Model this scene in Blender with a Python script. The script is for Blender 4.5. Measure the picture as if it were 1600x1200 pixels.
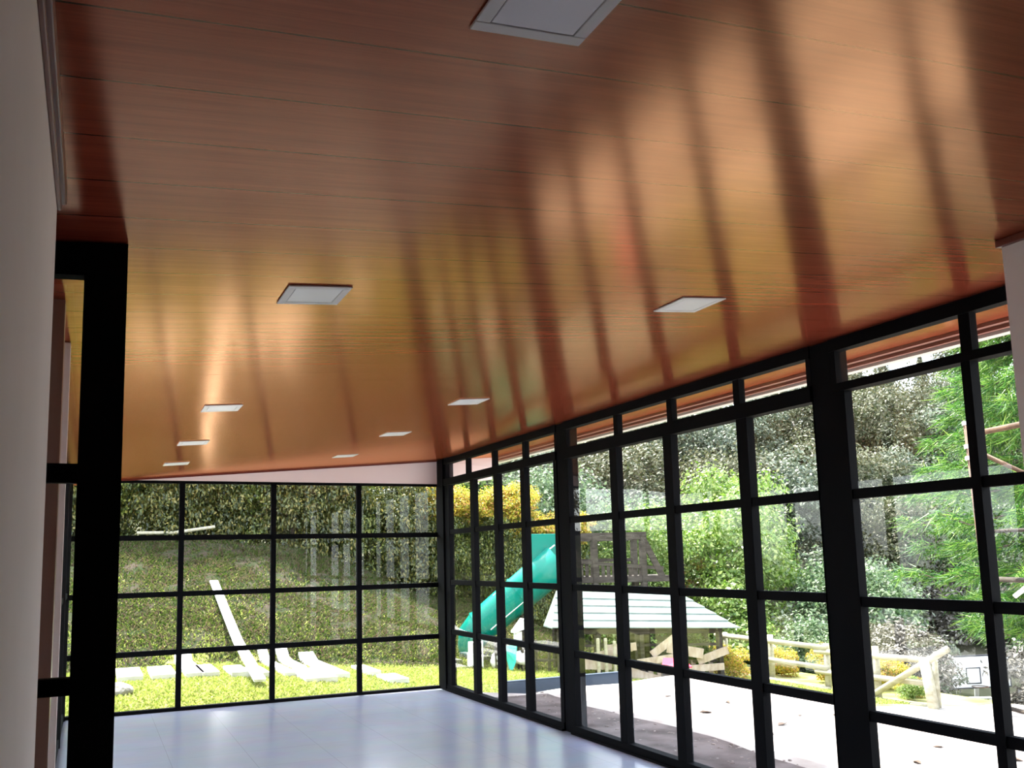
import bpy, bmesh, math, random
import numpy as np
from mathutils import Matrix, Vector
for o in list(bpy.data.objects): bpy.data.objects.remove(o, do_unlink=True)
SC = bpy.context.scene
COL = SC.collection
random.seed(7); RNG = np.random.default_rng(7)
PI = math.pi

# ------------------------------------------------------------------ camera
cam_d = bpy.data.cameras.new('camera'); cam = bpy.data.objects.new('camera', cam_d); COL.objects.link(cam)
rt = Vector((0.91488097, -0.40307202, -0.02292945)); up = Vector((-0.03089742, -0.12653218, 0.99148119)); fw = Vector((0.40253964, 0.90637881, 0.12821577))
cam.matrix_world = Matrix(((rt.x, up.x, -fw.x, 0), (rt.y, up.y, -fw.y, 0), (rt.z, up.z, -fw.z, 1.6), (0, 0, 0, 1)))
cam_d.sensor_fit = 'HORIZONTAL'; cam_d.sensor_width = 36.0
cam_d.lens = 36.0 * 1386.18 / 1600.0
cam_d.shift_x = (800 - 759.49) / 1600.0
cam_d.shift_y = (692.97 - 600) / 1600.0
cam_d.clip_start = 0.03; cam_d.clip_end = 500
SC.camera = cam

# ------------------------------------------------------------------ sky, sun, exposure
SC.view_settings.view_transform = 'Standard'; SC.view_settings.look = 'None'
SC.view_settings.gamma = 1.0; SC.view_settings.use_curve_mapping = False
SC.view_settings.exposure = 1.68
W = bpy.data.worlds.new('sky'); SC.world = W; W.use_nodes = True
nt = W.node_tree; nt.nodes.clear()
sky = nt.nodes.new('ShaderNodeTexSky'); sky.sky_type = 'NISHITA'; sky.sun_disc = False
sky.sun_elevation = math.radians(66); sky.sun_rotation = math.radians(0); sky.dust_density = 3.0; sky.air_density = 1.0
tc = nt.nodes.new('ShaderNodeTexCoord'); nz = nt.nodes.new('ShaderNodeTexNoise'); nz.inputs['Scale'].default_value = 2.2; nz.inputs['Detail'].default_value = 5
nt.links.new(tc.outputs['Generated'], nz.inputs['Vector'])
rmp = nt.nodes.new('ShaderNodeValToRGB'); rmp.color_ramp.elements[0].position = .35; rmp.color_ramp.elements[1].position = .62
nt.links.new(nz.outputs['Fac'], rmp.inputs['Fac'])
mul = nt.nodes.new('ShaderNodeVectorMath'); mul.operation = 'SCALE'; mul.inputs['Scale'].default_value = 0.40
nt.links.new(sky.outputs['Color'], mul.inputs[0])
mx = nt.nodes.new('ShaderNodeMix'); mx.data_type = 'RGBA'; mx.inputs['B'].default_value = (2.3, 2.4, 2.6, 1)
nt.links.new(rmp.outputs['Color'], mx.inputs['Factor']); nt.links.new(mul.outputs['Vector'], mx.inputs['A'])
bg = nt.nodes.new('ShaderNodeBackground'); bg.inputs['Strength'].default_value = 1.0
wo = nt.nodes.new('ShaderNodeOutputWorld')
nt.links.new(mx.outputs['Result'], bg.inputs['Color']); nt.links.new(bg.outputs['Background'], wo.inputs['Surface'])
sd = bpy.data.lights.new('sun', 'SUN'); sd.energy = 8.5; sd.angle = math.radians(0.6); sd.color = (1, .96, .88)
sun = bpy.data.objects.new('sun', sd); COL.objects.link(sun)
sun.rotation_euler = Vector((-0.06, 0.50, 1.0)).to_track_quat('Z', 'Y').to_euler(); sun.location = (0, 0, 30)

# ------------------------------------------------------------------ materials
MATS = {}
def new_mat(name):
    m = bpy.data.materials.new(name); m.use_nodes = True; m.node_tree.nodes.clear()
    MATS[name] = m; return m, m.node_tree.nodes, m.node_tree.links
def pmat(name, col, rough=.6, spec=.5, metal=0, c2=None, scale=5, detail=4, stretch=(1, 1, 1), bump=0, lo=.35, hi=.65, coord='Object'):
    m, N, L = new_mat(name)
    o = N.new('ShaderNodeOutputMaterial'); b = N.new('ShaderNodeBsdfPrincipled'); L.new(b.outputs[0], o.inputs['Surface'])
    b.inputs['Roughness'].default_value = rough; b.inputs['Specular IOR Level'].default_value = spec; b.inputs['Metallic'].default_value = metal
    b.inputs['Base Color'].default_value = (*col, 1)
    if c2 or bump:
        t = N.new('ShaderNodeTexCoord'); mp = N.new('ShaderNodeMapping'); mp.inputs['Scale'].default_value = stretch
        n = N.new('ShaderNodeTexNoise'); n.inputs['Scale'].default_value = scale; n.inputs['Detail'].default_value = detail
        L.new(t.outputs[coord], mp.inputs['Vector']); L.new(mp.outputs[0], n.inputs['Vector'])
        if c2:
            r = N.new('ShaderNodeValToRGB'); e = r.color_ramp.elements
            e[0].position = lo; e[1].position = hi; e[0].color = (*col, 1); e[1].color = (*c2, 1)
            L.new(n.outputs['Fac'], r.inputs['Fac']); L.new(r.outputs['Color'], b.inputs['Base Color'])
        if bump:
            bp = N.new('ShaderNodeBump'); bp.inputs['Strength'].default_value = bump; bp.inputs['Distance'].default_value = .02
            L.new(n.outputs['Fac'], bp.inputs['Height']); L.new(bp.outputs[0], b.inputs['Normal'])
    return m
def leafmat(name, cols, rough=.45, trans=.35, spec=.5):
    m, N, L = new_mat(name)
    o = N.new('ShaderNodeOutputMaterial'); b = N.new('ShaderNodeBsdfPrincipled'); b.inputs['Roughness'].default_value = rough; b.inputs['Specular IOR Level'].default_value = spec
    g = N.new('ShaderNodeNewGeometry'); r = N.new('ShaderNodeValToRGB'); r.color_ramp.interpolation = 'LINEAR'
    e = r.color_ramp.elements
    while len(e) < len(cols): e.new(.5)
    for i, c in enumerate(cols): e[i].position = i / max(1, len(cols) - 1); e[i].color = (*[q * .66 for q in c], 1)
    L.new(g.outputs['Random Per Island'], r.inputs['Fac'])
    L.new(r.outputs['Color'], b.inputs['Base Color'])
    tr = N.new('ShaderNodeBsdfTranslucent'); L.new(r.outputs['Color'], tr.inputs['Color'])
    mx = N.new('ShaderNodeMixShader'); mx.inputs[0].default_value = trans
    L.new(b.outputs[0], mx.inputs[1]); L.new(tr.outputs[0], mx.inputs[2]); L.new(mx.outputs[0], o.inputs['Surface'])
    return m
steel = pmat('black_steel', (.0030, .0030, .0038), .75, .05)
white_wall = pmat('white_plaster', (.85, .79, .76), .75, .3, c2=(.81, .75, .72), scale=2.5, bump=.05)
pink_wall = pmat('warm_white_plaster', (.82, .70, .68), .7, .3)
dim_wall = pmat('darkened_unseen_plaster', (.14, .11, .09), .8, .2)  # for unseen walls, darkened to lower what the ceiling reflects
mould = pmat('brown_moulding', (.20, .085, .06), .35, .5)
red_mould = pmat('dark_red_moulding', (.14, .022, .014), .35, .5)
lampw = pmat('lamp_white', (.72, .70, .70), .45, .4)
lampd = pmat('lamp_diffuser', (.76, .74, .78), .35, .5)
darkgap = pmat('shadow_gap', (.03, .03, .05), .6)

# ceiling laminate : planks running across the room
def ceiling_mat():
    m, N, L = new_mat('wood_laminate_ceiling')
    o = N.new('ShaderNodeOutputMaterial'); b = N.new('ShaderNodeBsdfPrincipled'); L.new(b.outputs[0], o.inputs['Surface'])
    t = N.new('ShaderNodeTexCoord'); sx = N.new('ShaderNodeSeparateXYZ'); L.new(t.outputs['Object'], sx.inputs[0])
    def M(op, a, bb=None):
        n = N.new('ShaderNodeMath'); n.operation = op
        for i, v in enumerate((a, bb)):
            if v is None: continue
            if isinstance(v, (int, float)): n.inputs[i].default_value = v
            else: L.new(v, n.inputs[i])
        return n.outputs[0]
    u = M('DIVIDE', M('ADD', sx.outputs['Y'], 100 * .2466 - 1.2845), .2466)
    fl = M('FLOOR', u); fr = M('SUBTRACT', u, fl)
    d = M('MINIMUM', fr, M('SUBTRACT', 1.0, fr))           # distance to the joint
    groove = M('LESS_THAN', d, .011)
    # grain, shifted per plank
    cb = N.new('ShaderNodeCombineXYZ'); L.new(M('ADD', M('MULTIPLY', sx.outputs['X'], .55), M('MULTIPLY', fl, 7.31)), cb.inputs[0]); L.new(M('MULTIPLY', sx.outputs['Y'], 14), cb.inputs[1])
    n1 = N.new('ShaderNodeTexNoise'); n1.inputs['Scale'].default_value = 1.6; n1.inputs['Detail'].default_value = 8; n1.inputs['Roughness'].default_value = .65; L.new(cb.outputs[0], n1.inputs['Vector'])
    cb2 = N.new('ShaderNodeCombineXYZ'); L.new(M('ADD', M('MULTIPLY', sx.outputs['X'], 3), M('MULTIPLY', fl, 3.1)), cb2.inputs[0]); L.new(M('MULTIPLY', sx.outputs['Y'], 90), cb2.inputs[1])
    n2 = N.new('ShaderNodeTexNoise'); n2.inputs['Scale'].default_value = 1.5; n2.inputs['Detail'].default_value = 5; L.new(cb2.outputs[0], n2.inputs['Vector'])
    s = M('ADD', M('MULTIPLY', n1.outputs['Fac'], .7), M('MULTIPLY', n2.outputs['Fac'], .3))
    r = N.new('ShaderNodeValToRGB'); e = r.color_ramp.elements; e[0].position = .33; e[1].position = .66
    e[0].color = (.21, .032, .019, 1); e[1].color = (.34, .062, .032, 1)
    L.new(s, r.inputs['Fac'])
    mx = N.new('ShaderNodeMix'); mx.data_type = 'RGBA'; mx.inputs['B'].default_value = (.03, .008, .005, 1)
    L.new(groove, mx.inputs['Factor']); L.new(r.outputs['Color'], mx.inputs['A']); L.new(mx.outputs['Result'], b.inputs['Base Color'])
    b.inputs['Roughness'].default_value = .9; b.inputs['Specular IOR Level'].default_value = 0
    gl = N.new('ShaderNodeBsdfGlossy'); gl.inputs['Roughness'].default_value = .17; gl.inputs['Color'].default_value = (1.0, .60, .34, 1)
    fz = N.new('ShaderNodeFresnel'); fz.inputs['IOR'].default_value = 1.95
    ms = N.new('ShaderNodeMixShader'); L.new(fz.outputs[0], ms.inputs[0]); L.new(b.outputs[0], ms.inputs[1]); L.new(gl.outputs[0], ms.inputs[2]); L.new(ms.outputs[0], o.inputs['Surface'])
    bp = N.new('ShaderNodeBump'); bp.inputs['Strength'].default_value = .04; bp.inputs['Distance'].default_value = .002
    L.new(M('SUBTRACT', s, M('MULTIPLY', groove, 1.5)), bp.inputs['Height']); L.new(bp.outputs[0], b.inputs['Normal']); L.new(bp.outputs[0], gl.inputs['Normal'])
    return m
ceil_m = ceiling_mat()

def floor_mat():
    m, N, L = new_mat('pale_floor_tile')
    o = N.new('ShaderNodeOutputMaterial'); b = N.new('ShaderNodeBsdfPrincipled'); L.new(b.outputs[0], o.inputs['Surface'])
    t = N.new('ShaderNodeTexCoord'); mp = N.new('ShaderNodeMapping'); mp.inputs['Location'].default_value = (-2.5, -6.82, 0)
    br = N.new('ShaderNodeTexBrick'); br.offset = 0; br.inputs['Scale'].default_value = 1.0; br.inputs['Brick Width'].default_value = .62; br.inputs['Row Height'].default_value = .62
    br.inputs['Mortar Size'].default_value = .0025; br.inputs['Mortar Smooth'].default_value = .2
    br.inputs['Color1'].default_value = (.37, .40, .50, 1); br.inputs['Color2'].default_value = (.38, .41, .51, 1); br.inputs['Mortar'].default_value = (.29, .31, .38, 1)
    L.new(t.outputs['Object'], mp.inputs['Vector']); L.new(mp.outputs[0], br.inputs['Vector'])
    n = N.new('ShaderNodeTexNoise'); n.inputs['Scale'].default_value = 3; n.inputs['Detail'].default_value = 6; L.new(mp.outputs[0], n.inputs['Vector'])
    mx = N.new('ShaderNodeMix'); mx.data_type = 'RGBA'; mx.blend_type = 'MULTIPLY'; mx.inputs['Factor'].default_value = .25
    L.new(br.outputs['Color'], mx.inputs['A']); L.new(n.outputs['Color'], mx.inputs['B']); L.new(mx.outputs['Result'], b.inputs['Base Color'])
    b.inputs['Roughness'].default_value = .2; b.inputs['Specular IOR Level'].default_value = .5
    return m
floor_m = floor_mat()

def glass_mat():
    m, N, L = new_mat('window_glass')
    o = N.new('ShaderNodeOutputMaterial'); tr = N.new('ShaderNodeBsdfTransparent'); gl = N.new('ShaderNodeBsdfGlossy'); gl.inputs['Roughness'].default_value = .0
    tr.inputs['Color'].default_value = (.95, .97, .96, 1)
    f = N.new('ShaderNodeFresnel'); f.inputs['IOR'].default_value = 1.45; g = N.new('ShaderNodeNewGeometry')
    s = N.new('ShaderNodeMath'); s.operation = 'SUBTRACT'; s.inputs[0].default_value = 1; L.new(g.outputs['Backfacing'], s.inputs[1])
    mu = N.new('ShaderNodeMath'); mu.operation = 'MULTIPLY'; L.new(f.outputs[0], mu.inputs[0]); L.new(s.outputs[0], mu.inputs[1])
    mx = N.new('ShaderNodeMixShader'); L.new(mu.outputs[0], mx.inputs[0]); L.new(tr.outputs[0], mx.inputs[1]); L.new(gl.outputs[0], mx.inputs[2]); L.new(mx.outputs[0], o.inputs['Surface'])
    return m
glass_m = glass_mat()
terrace_m = pmat('dusty_concrete', (.26, .22, .20), .9, .1, c2=(.38, .34, .32), scale=2.2, detail=8, bump=.4)
terrace_side = pmat('concrete_side', (.35, .33, .31), .9, .2, c2=(.45, .42, .40), scale=3)
grass_g = pmat('lawn_soil', (.016, .024, .007), .95, .1, c2=(.042, .031, .022), scale=5.0, detail=10, bump=1.0, lo=.40, hi=.62)
hill_g = pmat('scrub_soil', (.05, .055, .03), .95, .1, c2=(.13, .12, .08), scale=.5, detail=8, bump=.8)
lawn_g = pmat('lawn_ground', (.17, .20, .04), .95, .1, c2=(.30, .28, .12), scale=1.4, detail=9, bump=.5)
lawn_l = leafmat('lawn_blades', [(.22, .32, .04), (.38, .46, .08), (.50, .54, .14), (.56, .54, .24)], .7, .4, .2)
grass_l = leafmat('grass_blades', [(.035, .07, .010), (.08, .13, .020), (.13, .15, .038), (.17, .135, .08), (.13, .08, .055)], .7, .4, .2)
slab_m = pmat('pale_slab', (.50, .49, .46), .85, .2, c2=(.58, .57, .54), scale=4, bump=.2)
plank_m = pmat('white_board', (.72, .70, .68), .7, .2, c2=(.58, .56, .54), scale=3, stretch=(4, .4, 1))
fence_m = pmat('pale_pole_wood', (.28, .25, .17), .75, .2, c2=(.38, .35, .27), scale=3, stretch=(6, 1, 6))
weather = pmat('weathered_timber', (.030, .024, .020), .85, .1, c2=(.07, .058, .048), scale=4, stretch=(1, 1, 5))
lumber = pmat('fresh_lumber', (.30, .225, .16), .8, .2, c2=(.42, .34, .27), scale=5, stretch=(1, 6, 1))
teal = pmat('teal_plastic', (.0, .15, .112), .28, .2)
teal2 = pmat('teal_cloth', (.03, .40, .34), .7, .2)
roof_sheet = pmat('pale_green_sheet', (.14, .18, .165), .6, .2, c2=(.20, .235, .215), scale=2, stretch=(1, 4, 1))
soffit_red = pmat('red_brown_fascia', (.25, .085, .065), .5, .4)
gutter_m = pmat('white_gutter', (.62, .60, .58), .5, .4)
rust = pmat('rusty_pipe', (.05, .025, .014), .7, .2, c2=(.13, .075, .045), scale=6)
tape = pmat('white_tape', (.7, .66, .62), .6, .3)
bark = pmat('bark', (.05, .038, .028), .9, .1, c2=(.12, .10, .08), scale=8, stretch=(1, 1, .3), bump=.6)
barkpale = pmat('pale_bark', (.22, .19, .16), .9, .1, c2=(.33, .30, .27), scale=8, bump=.4)
blockw = pmat('white_block', (.66, .64, .62), .85, .2, c2=(.5, .49, .47), scale=4)
navy = pmat('navy_board', (.018, .032, .055), .6, .3)
redcanvas = pmat('crimson_canvas', (.62, .02, .06), .6, .3)
boardw = pmat('backboard_white', (.80, .80, .80), .5, .3)
boardk = pmat('backboard_line', (.04, .04, .05), .6, .3)
stone = pmat('grey_stone', (.18, .17, .15), .9, .2, c2=(.34, .32, .29), scale=6, bump=.5)
rubble_m = pmat('rubble', (.11, .075, .065), .95, .1, c2=(.30, .25, .23), scale=9)
leafbrown = pmat('dry_leaf_brown', (.09, .06, .045), .8, .2)
wire = pmat('wire_grey', (.45, .46, .46), .5, .4)
LV = {
 'grey': leafmat('leaf_grey_green', [(.035, .06, .03), (.075, .105, .06), (.16, .19, .12), (.28, .31, .22)], .45, .3, .4),
 'olive': leafmat('leaf_olive', [(.04, .055, .02), (.085, .10, .04), (.16, .165, .085), (.24, .22, .15)], .5, .3, .3),
 'bright': leafmat('leaf_bright', [(.07, .16, .015), (.16, .30, .03), (.30, .42, .08), (.42, .50, .20)], .45, .4, .5),
 'mid': leafmat('leaf_mid', [(.04, .09, .035), (.09, .17, .06), (.18, .27, .115), (.30, .37, .22)], .45, .35, .4),
 'dark': leafmat('leaf_dark', [(.02, .032, .006), (.07, .09, .018), (.15, .16, .03), (.34, .26, .06)], .45, .3, .5),
 'hedge': leafmat('leaf_hedge', [(.025, .045, .008), (.08, .12, .018), (.18, .22, .035), (.36, .34, .07)], .45, .35, .5),
 'fire': leafmat('leaf_fire', [(.10, .16, .015), (.45, .48, .04), (.72, .62, .05), (.80, .52, .07), (.85, .34, .16)], .5, .45, .4),
 'flower': leafmat('red_flower', [(.5, .03, .02), (.6, .08, .03)], .5, .4, .3),
 'twig': leafmat('grey_twigs', [(.05, .045, .035), (.14, .125, .10), (.27, .24, .215), (.40, .37, .34)], .7, .1, .2),
 'pine': leafmat('pine_needles', [(.015, .07, .018), (.045, .17, .025), (.14, .33, .035), (.34, .50, .10)], .5, .4, .4),
}

# ------------------------------------------------------------------ mesh helpers
class MB:
    def __init__(s): s.v = []; s.f = []
    def quad(s, a, b, c, d):
        n = len(s.v); s.v += [a, b, c, d]; s.f.append((n, n + 1, n + 2, n + 3)); return s
    def box(s, x0, x1, y0, y1, z0, z1):
        return s.hexa([(x0, y0, z0), (x1, y0, z0), (x1, y1, z0), (x0, y1, z0), (x0, y0, z1), (x1, y0, z1), (x1, y1, z1), (x0, y1, z1)])
    def hexa(s, P):
        n = len(s.v); s.v += [tuple(q) for q in P]
        for f in ((3, 2, 1, 0), (4, 5, 6, 7), (0, 1, 5, 4), (1, 2, 6, 5), (2, 3, 7, 6), (3, 0, 4, 7)): s.f.append(tuple(n + i for i in f))
        return s
    def bar(s, a, b, w, h, upv=(0, 0, 1)):
        a = Vector(a); b = Vector(b); d = (b - a).normalized(); u = Vector(upv)
        if abs(d.dot(u)) > .98: u = Vector((0, 1, 0))
        r = d.cross(u).normalized(); t = r.cross(d).normalized(); r *= w / 2; t *= h / 2
        return s.hexa([a - r - t, a + r - t, b + r - t, b - r - t, a - r + t, a + r + t, b + r + t, b - r + t])
    def tube(s, pts, rad, n=10, cap=True):
        pts = [Vector(q) for q in pts]
        if isinstance(rad, (int, float)): rad = [rad] * len(pts)
        base = len(s.v); prev = None
        for i, q in enumerate(pts):
            d = (pts[min(i + 1, len(pts) - 1)] - pts[max(i - 1, 0)]).normalized()
            u = Vector((0, 0, 1)) if abs(d.z) < .95 else Vector((1, 0, 0))
            if prev is not None and prev.cross(d).length > .01: u = prev
            r = (u - d * u.dot(d)).normalized(); t = d.cross(r); prev = r
            for k in range(n):
                a = 2 * PI * k / n; s.v.append(tuple(q + r * math.cos(a) * rad[i] + t * math.sin(a) * rad[i]))
        for i in range(len(pts) - 1):
            for k in range(n):
                a = base + i * n + k; b = base + i * n + (k + 1) % n
                s.f.append((a, b, b + n, a + n))
        if cap:
            s.f.append(tuple(base + k for k in range(n))[::-1]); s.f.append(tuple(base + (len(pts) - 1) * n + k for k in range(n)))
        return s
    def build(s, name, mat, parent=None, smooth=False, bevel=0, loc=None):
        me = bpy.data.meshes.new(name); me.from_pydata([tuple(q) for q in s.v], [], s.f); me.materials.append(mat)
        if smooth: me.polygons.foreach_set('use_smooth', [True] * len(me.polygons))
        me.update(); o = bpy.data.objects.new(name, me); COL.objects.link(o)
        if bevel:
            md = o.modifiers.new('bevel', 'BEVEL'); md.width = bevel; md.segments = 2; md.limit_method = 'ANGLE'
        if parent: o.parent = parent
        if loc: o.location = loc
        return o
def empty(name, loc=(0, 0, 0), rz=0):
    o = bpy.data.objects.new(name, None); COL.objects.link(o); o.location = loc; o.rotation_euler = (0, 0, rz); o.empty_display_size = .1; return o
def tag(o, label=None, cat=None, group=None, kind=None):
    if label: o['label'] = label
    if cat: o['category'] = cat
    if group: o['group'] = group
    if kind: o['kind'] = kind
    return o
def struct(o, label=None, cat=None): return tag(o, label, cat, kind='structure')
def rel(P, o): return (P[0] - o[0], P[1] - o[1], P[2] - o[2])
def fast_mesh(name, V, nper, mat):
    """V: (n*nper,3) float array; every nper verts one polygon"""
    V = np.asarray(V, dtype=np.float32); n = len(V) // nper
    me = bpy.data.meshes.new(name); me.vertices.add(len(V)); me.vertices.foreach_set('co', V.ravel())
    me.loops.add(len(V)); me.loops.foreach_set('vertex_index', np.arange(len(V), dtype=np.int32))
    me.polygons.add(n); me.polygons.foreach_set('loop_start', np.arange(0, len(V), nper, dtype=np.int32)); me.polygons.foreach_set('loop_total', np.full(n, nper, dtype=np.int32))
    me.materials.append(mat); me.update(calc_edges=True); me.validate(); return me
def unit(a): return a / np.maximum(1e-9, np.linalg.norm(a, axis=1, keepdims=True))
def leaves(P, Nn, size, rng, aspect=.55, jitter=.8):
    """rhombic leaf blades at points P facing roughly Nn"""
    n = len(P); N_ = unit(Nn + rng.normal(0, jitter, (n, 3))); A = unit(np.cross(N_, rng.normal(0, 1, (n, 3)))); B = np.cross(N_, A)
    s = (size * rng.uniform(.6, 1.25, (n, 1)))
    a = A * s; b = B * s * aspect; fold = N_ * s * .12
    return np.stack([P - a, P + b * .9 + fold, P + a, P - b * .9 + fold], 1).reshape(-1, 3)

# ------------------------------------------------------------------ room constants
XR, YF = 4.083, 10.696
CZ = lambda x: 2.8689 + .0802 * (x - XR)
def slab_z(mb, x0, x1, y0, y1, dz0, dz1):   # slab that follows the ceiling slope
    a, b = CZ(x0), CZ(x1)
    return mb.hexa([(x0, y0, a + dz0), (x1, y0, b + dz0), (x1, y1, b + dz0), (x0, y1, a + dz0), (x0, y0, a + dz1), (x1, y0, b + dz1), (x1, y1, b + dz1), (x0, y1, a + dz1)])

# ------------------------------------------------------------------ shell
struct(MB().box(-2.6, 4.10, -4.2, 4.3, -.12, 0).box(-.32, 4.10, 4.3, YF + .04, -.12, 0).build('floor', floor_m), 'pale blue grey glossy tiled floor of the glazed room', 'floor')
mb = MB(); slab_z(mb, -2.6, 4.14, -4.2, 4.3, 0, .03); slab_z(mb, -.7, 4.14, 4.3, 10.76, 0, .03)
struct(mb.build('ceiling', ceil_m), 'glossy red brown wood plank ceiling', 'ceiling')
mb = MB(); slab_z(mb, 4.14, 4.93, -4.2, 11.5, 0, .03); slab_z(mb, -.7, 4.14, 10.76, 12.0, .08, .11); slab_z(mb, 4.14, 4.93, 11.5, 12.0, 0, .03)
struct(mb.build('trim_1', ceil_m), 'wood plank soffit under the roof overhang outside the windows', 'soffit')
mb = MB(); slab_z(mb, -2.9, 5.0, -4.5, 4.3, .112, .26); slab_z(mb, -.75, 5.0, 4.3, 12.05, .112, .26)  # cut back on the left so sun reaches the added paving
struct(mb.build('roof', terrace_side), 'roof slab over the wood ceiling', 'roof')
# fascia with stepped profile and gutter, outside
mb = MB(); slab_z(mb, 4.93, 4.985, -4.2, 11.5, -.045, .12); slab_z(mb, 4.86, 4.93, -4.2, 11.5, -.022, 0)
struct(mb.build('trim_2', soffit_red), 'red brown stepped fascia along the eave outside', 'fascia')
mb = MB(); slab_z(mb, 4.985, 5.09, -4.2, 11.5, -.065, .03)
struct(mb.build('trim_3', gutter_m), 'white gutter along the outer edge of the eave', 'gutter')

# left wall near the camera, its end and the dark return
struct(MB().box(-.20, -.105, -4.2, 2.33, 0, 2.545).build('wall_left', white_wall), 'white plaster wall beside the camera on the left', 'wall')
mb = MB(); slab_z(mb, -.105, -.084, -4.2, 2.335, -.045, -.001); slab_z(mb, -.105, -.094, -4.2, 2.335, -.06, -.045)
struct(mb.build('trim_4', mould, bevel=.003), 'brown ceiling moulding along the left wall', 'moulding')
mb = MB(); slab_z(mb, 3.262, 4.2, -4.2, 2.266, -2.9, -.001)
struct(mb.build('wall_right', white_wall), 'white plaster wall block cut by the right edge', 'wall')
mb = MB(); slab_z(mb, 3.235, 3.262, -4.2, 2.275, -.030, -.001); slab_z(mb, 3.262, 3.36, 2.255, 2.275, -.030, -.001)
struct(mb.build('trim_5', red_mould, bevel=.003), 'dark red moulding where the right wall meets the ceiling', 'moulding')
struct(MB().box(-2.6, 4.2, -4.3, -4.2, 0, 2.9).build('wall_back', dim_wall), 'unseen plaster wall behind the camera, darkened to dim the ceiling reflection', 'wall')
struct(MB().box(-2.7, -2.6, -4.2, 4.3, 0, 2.36).build('wall_side', dim_wall), 'unseen darkened plaster wall of the space beyond the left partition', 'wall')
struct(MB().box(-2.6, -.30, 4.25, 4.3, 0, 2.37).build('wall_inner', white_wall), 'plaster wall closing the recess behind the left partition', 'wall')
# far wall band above the far windows
mb = MB(); mb.hexa([(-2.6, 10.66, 2.560), (4.03, 10.66, 2.560), (4.03, 10.78, 2.560), (-2.6, 10.78, 2.560), (-2.6, 10.66, CZ(-2.6) if CZ(-2.6) > 2.561 else 2.5605), (4.03, 10.66, CZ(4.03) - .002), (4.03, 10.78, CZ(4.03) - .002), (-2.6, 10.78, 2.5605)])
mb2 = MB(); mb2.hexa([(.235, 10.66, 2.559), (4.03, 10.66, 2.559), (4.03, 10.78, 2.559), (.235, 10.78, 2.559), (.235, 10.66, 2.5595), (4.03, 10.66, CZ(4.03) - .002), (4.03, 10.78, CZ(4.03) - .002), (.235, 10.78, 2.5595)])
struct(mb2.build('wall_far', pink_wall), 'warm white wedge of wall above the far windows', 'wall')
mb = MB(); slab_z(mb, .235, 4.03, 10.645, 10.66, -.018, -.001)
struct(mb.build('trim_6', red_mould), 'thin dark red moulding at the far end of the ceiling', 'moulding')
struct(MB().hexa([(4.18, 10.70, 2.562), (4.83, 10.70, 2.635), (4.83, 10.78, 2.635), (4.18, 10.78, 2.562), (4.18, 10.70, CZ(4.18) - .002), (4.83, 10.70, CZ(4.83) - .002), (4.83, 10.78, CZ(4.83) - .002), (4.18, 10.78, CZ(4.18) - .002)]).build('wall_eave', pink_wall), 'warm white wall return under the eave outside the far corner', 'wall')

# ------------------------------------------------------------------ glazing
def pane_x(x, y0, y1, z0, z1): return MB().box(x - .003, x + .003, y0, y1, z0, z1)
# far window (plane y = YF)
w1 = struct(empty('window_1', (0, YF, 0)), 'far black steel grid window facing the grassy bank', 'window')
O1 = (0, YF, 0)
fxs = [-.11, .9248, 1.9602, 3.0035]
fzs = [1.912, 1.280, .640]
xl, xr_ = -1.1, 4.03
mb = MB(); mb.box(xl, xr_, -.03, .03, 2.528, 2.560); mb.box(xl, xr_, -.035, .035, 0.0, .036); mb.box(xl, xl + .05, -.03, .03, .036, 2.528)
mb.build('frame', steel, w1)
for x in fxs: MB().box(x - .029, x + .029, -.028, .028, .036, 2.528).build('mullion', steel, w1)
for z in fzs:
    mb = MB(); e = [xl + .05] + [q for x in fxs for q in (x - .029, x + .029)] + [xr_]
    for i in range(0, len(e), 2): mb.box(e[i], e[i + 1], -.024, .024, z - .029, z + .029)
    mb.build('transom', steel, w1)
MB().box(xl, xr_, -.003, .003, .03, 2.53).build('glass_pane', glass_m, w1)

# columns
def column(name, y0, y1, x0=4.04, x1=4.2, label=''):
    mb = MB(); a = CZ(x0) - .003; b = CZ(x1) - .003
    mb.hexa([(x0, y0, -.05), (x1, y0, -.05), (x1, y1, -.05), (x0, y1, -.05), (x0, y0, a), (x1, y0, b), (x1, y1, b), (x0, y1, a)])
    return struct(mb.build(name, steel, bevel=.004), label, 'column')
column('trim_7', 10.46, 10.70, 4.03, 4.18, 'black steel column at the far corner of the glazing')
column('trim_8', 7.315, 7.475, 4.06, 4.2, 'black steel column in the middle of the long window wall')
column('trim_9', 3.975, 4.135, 4.06, 4.2, 'nearest black steel column of the long window wall')
column('trim_10', .2, 2.25, 4.06, 4.2, 'black steel column behind the right wall block')

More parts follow.
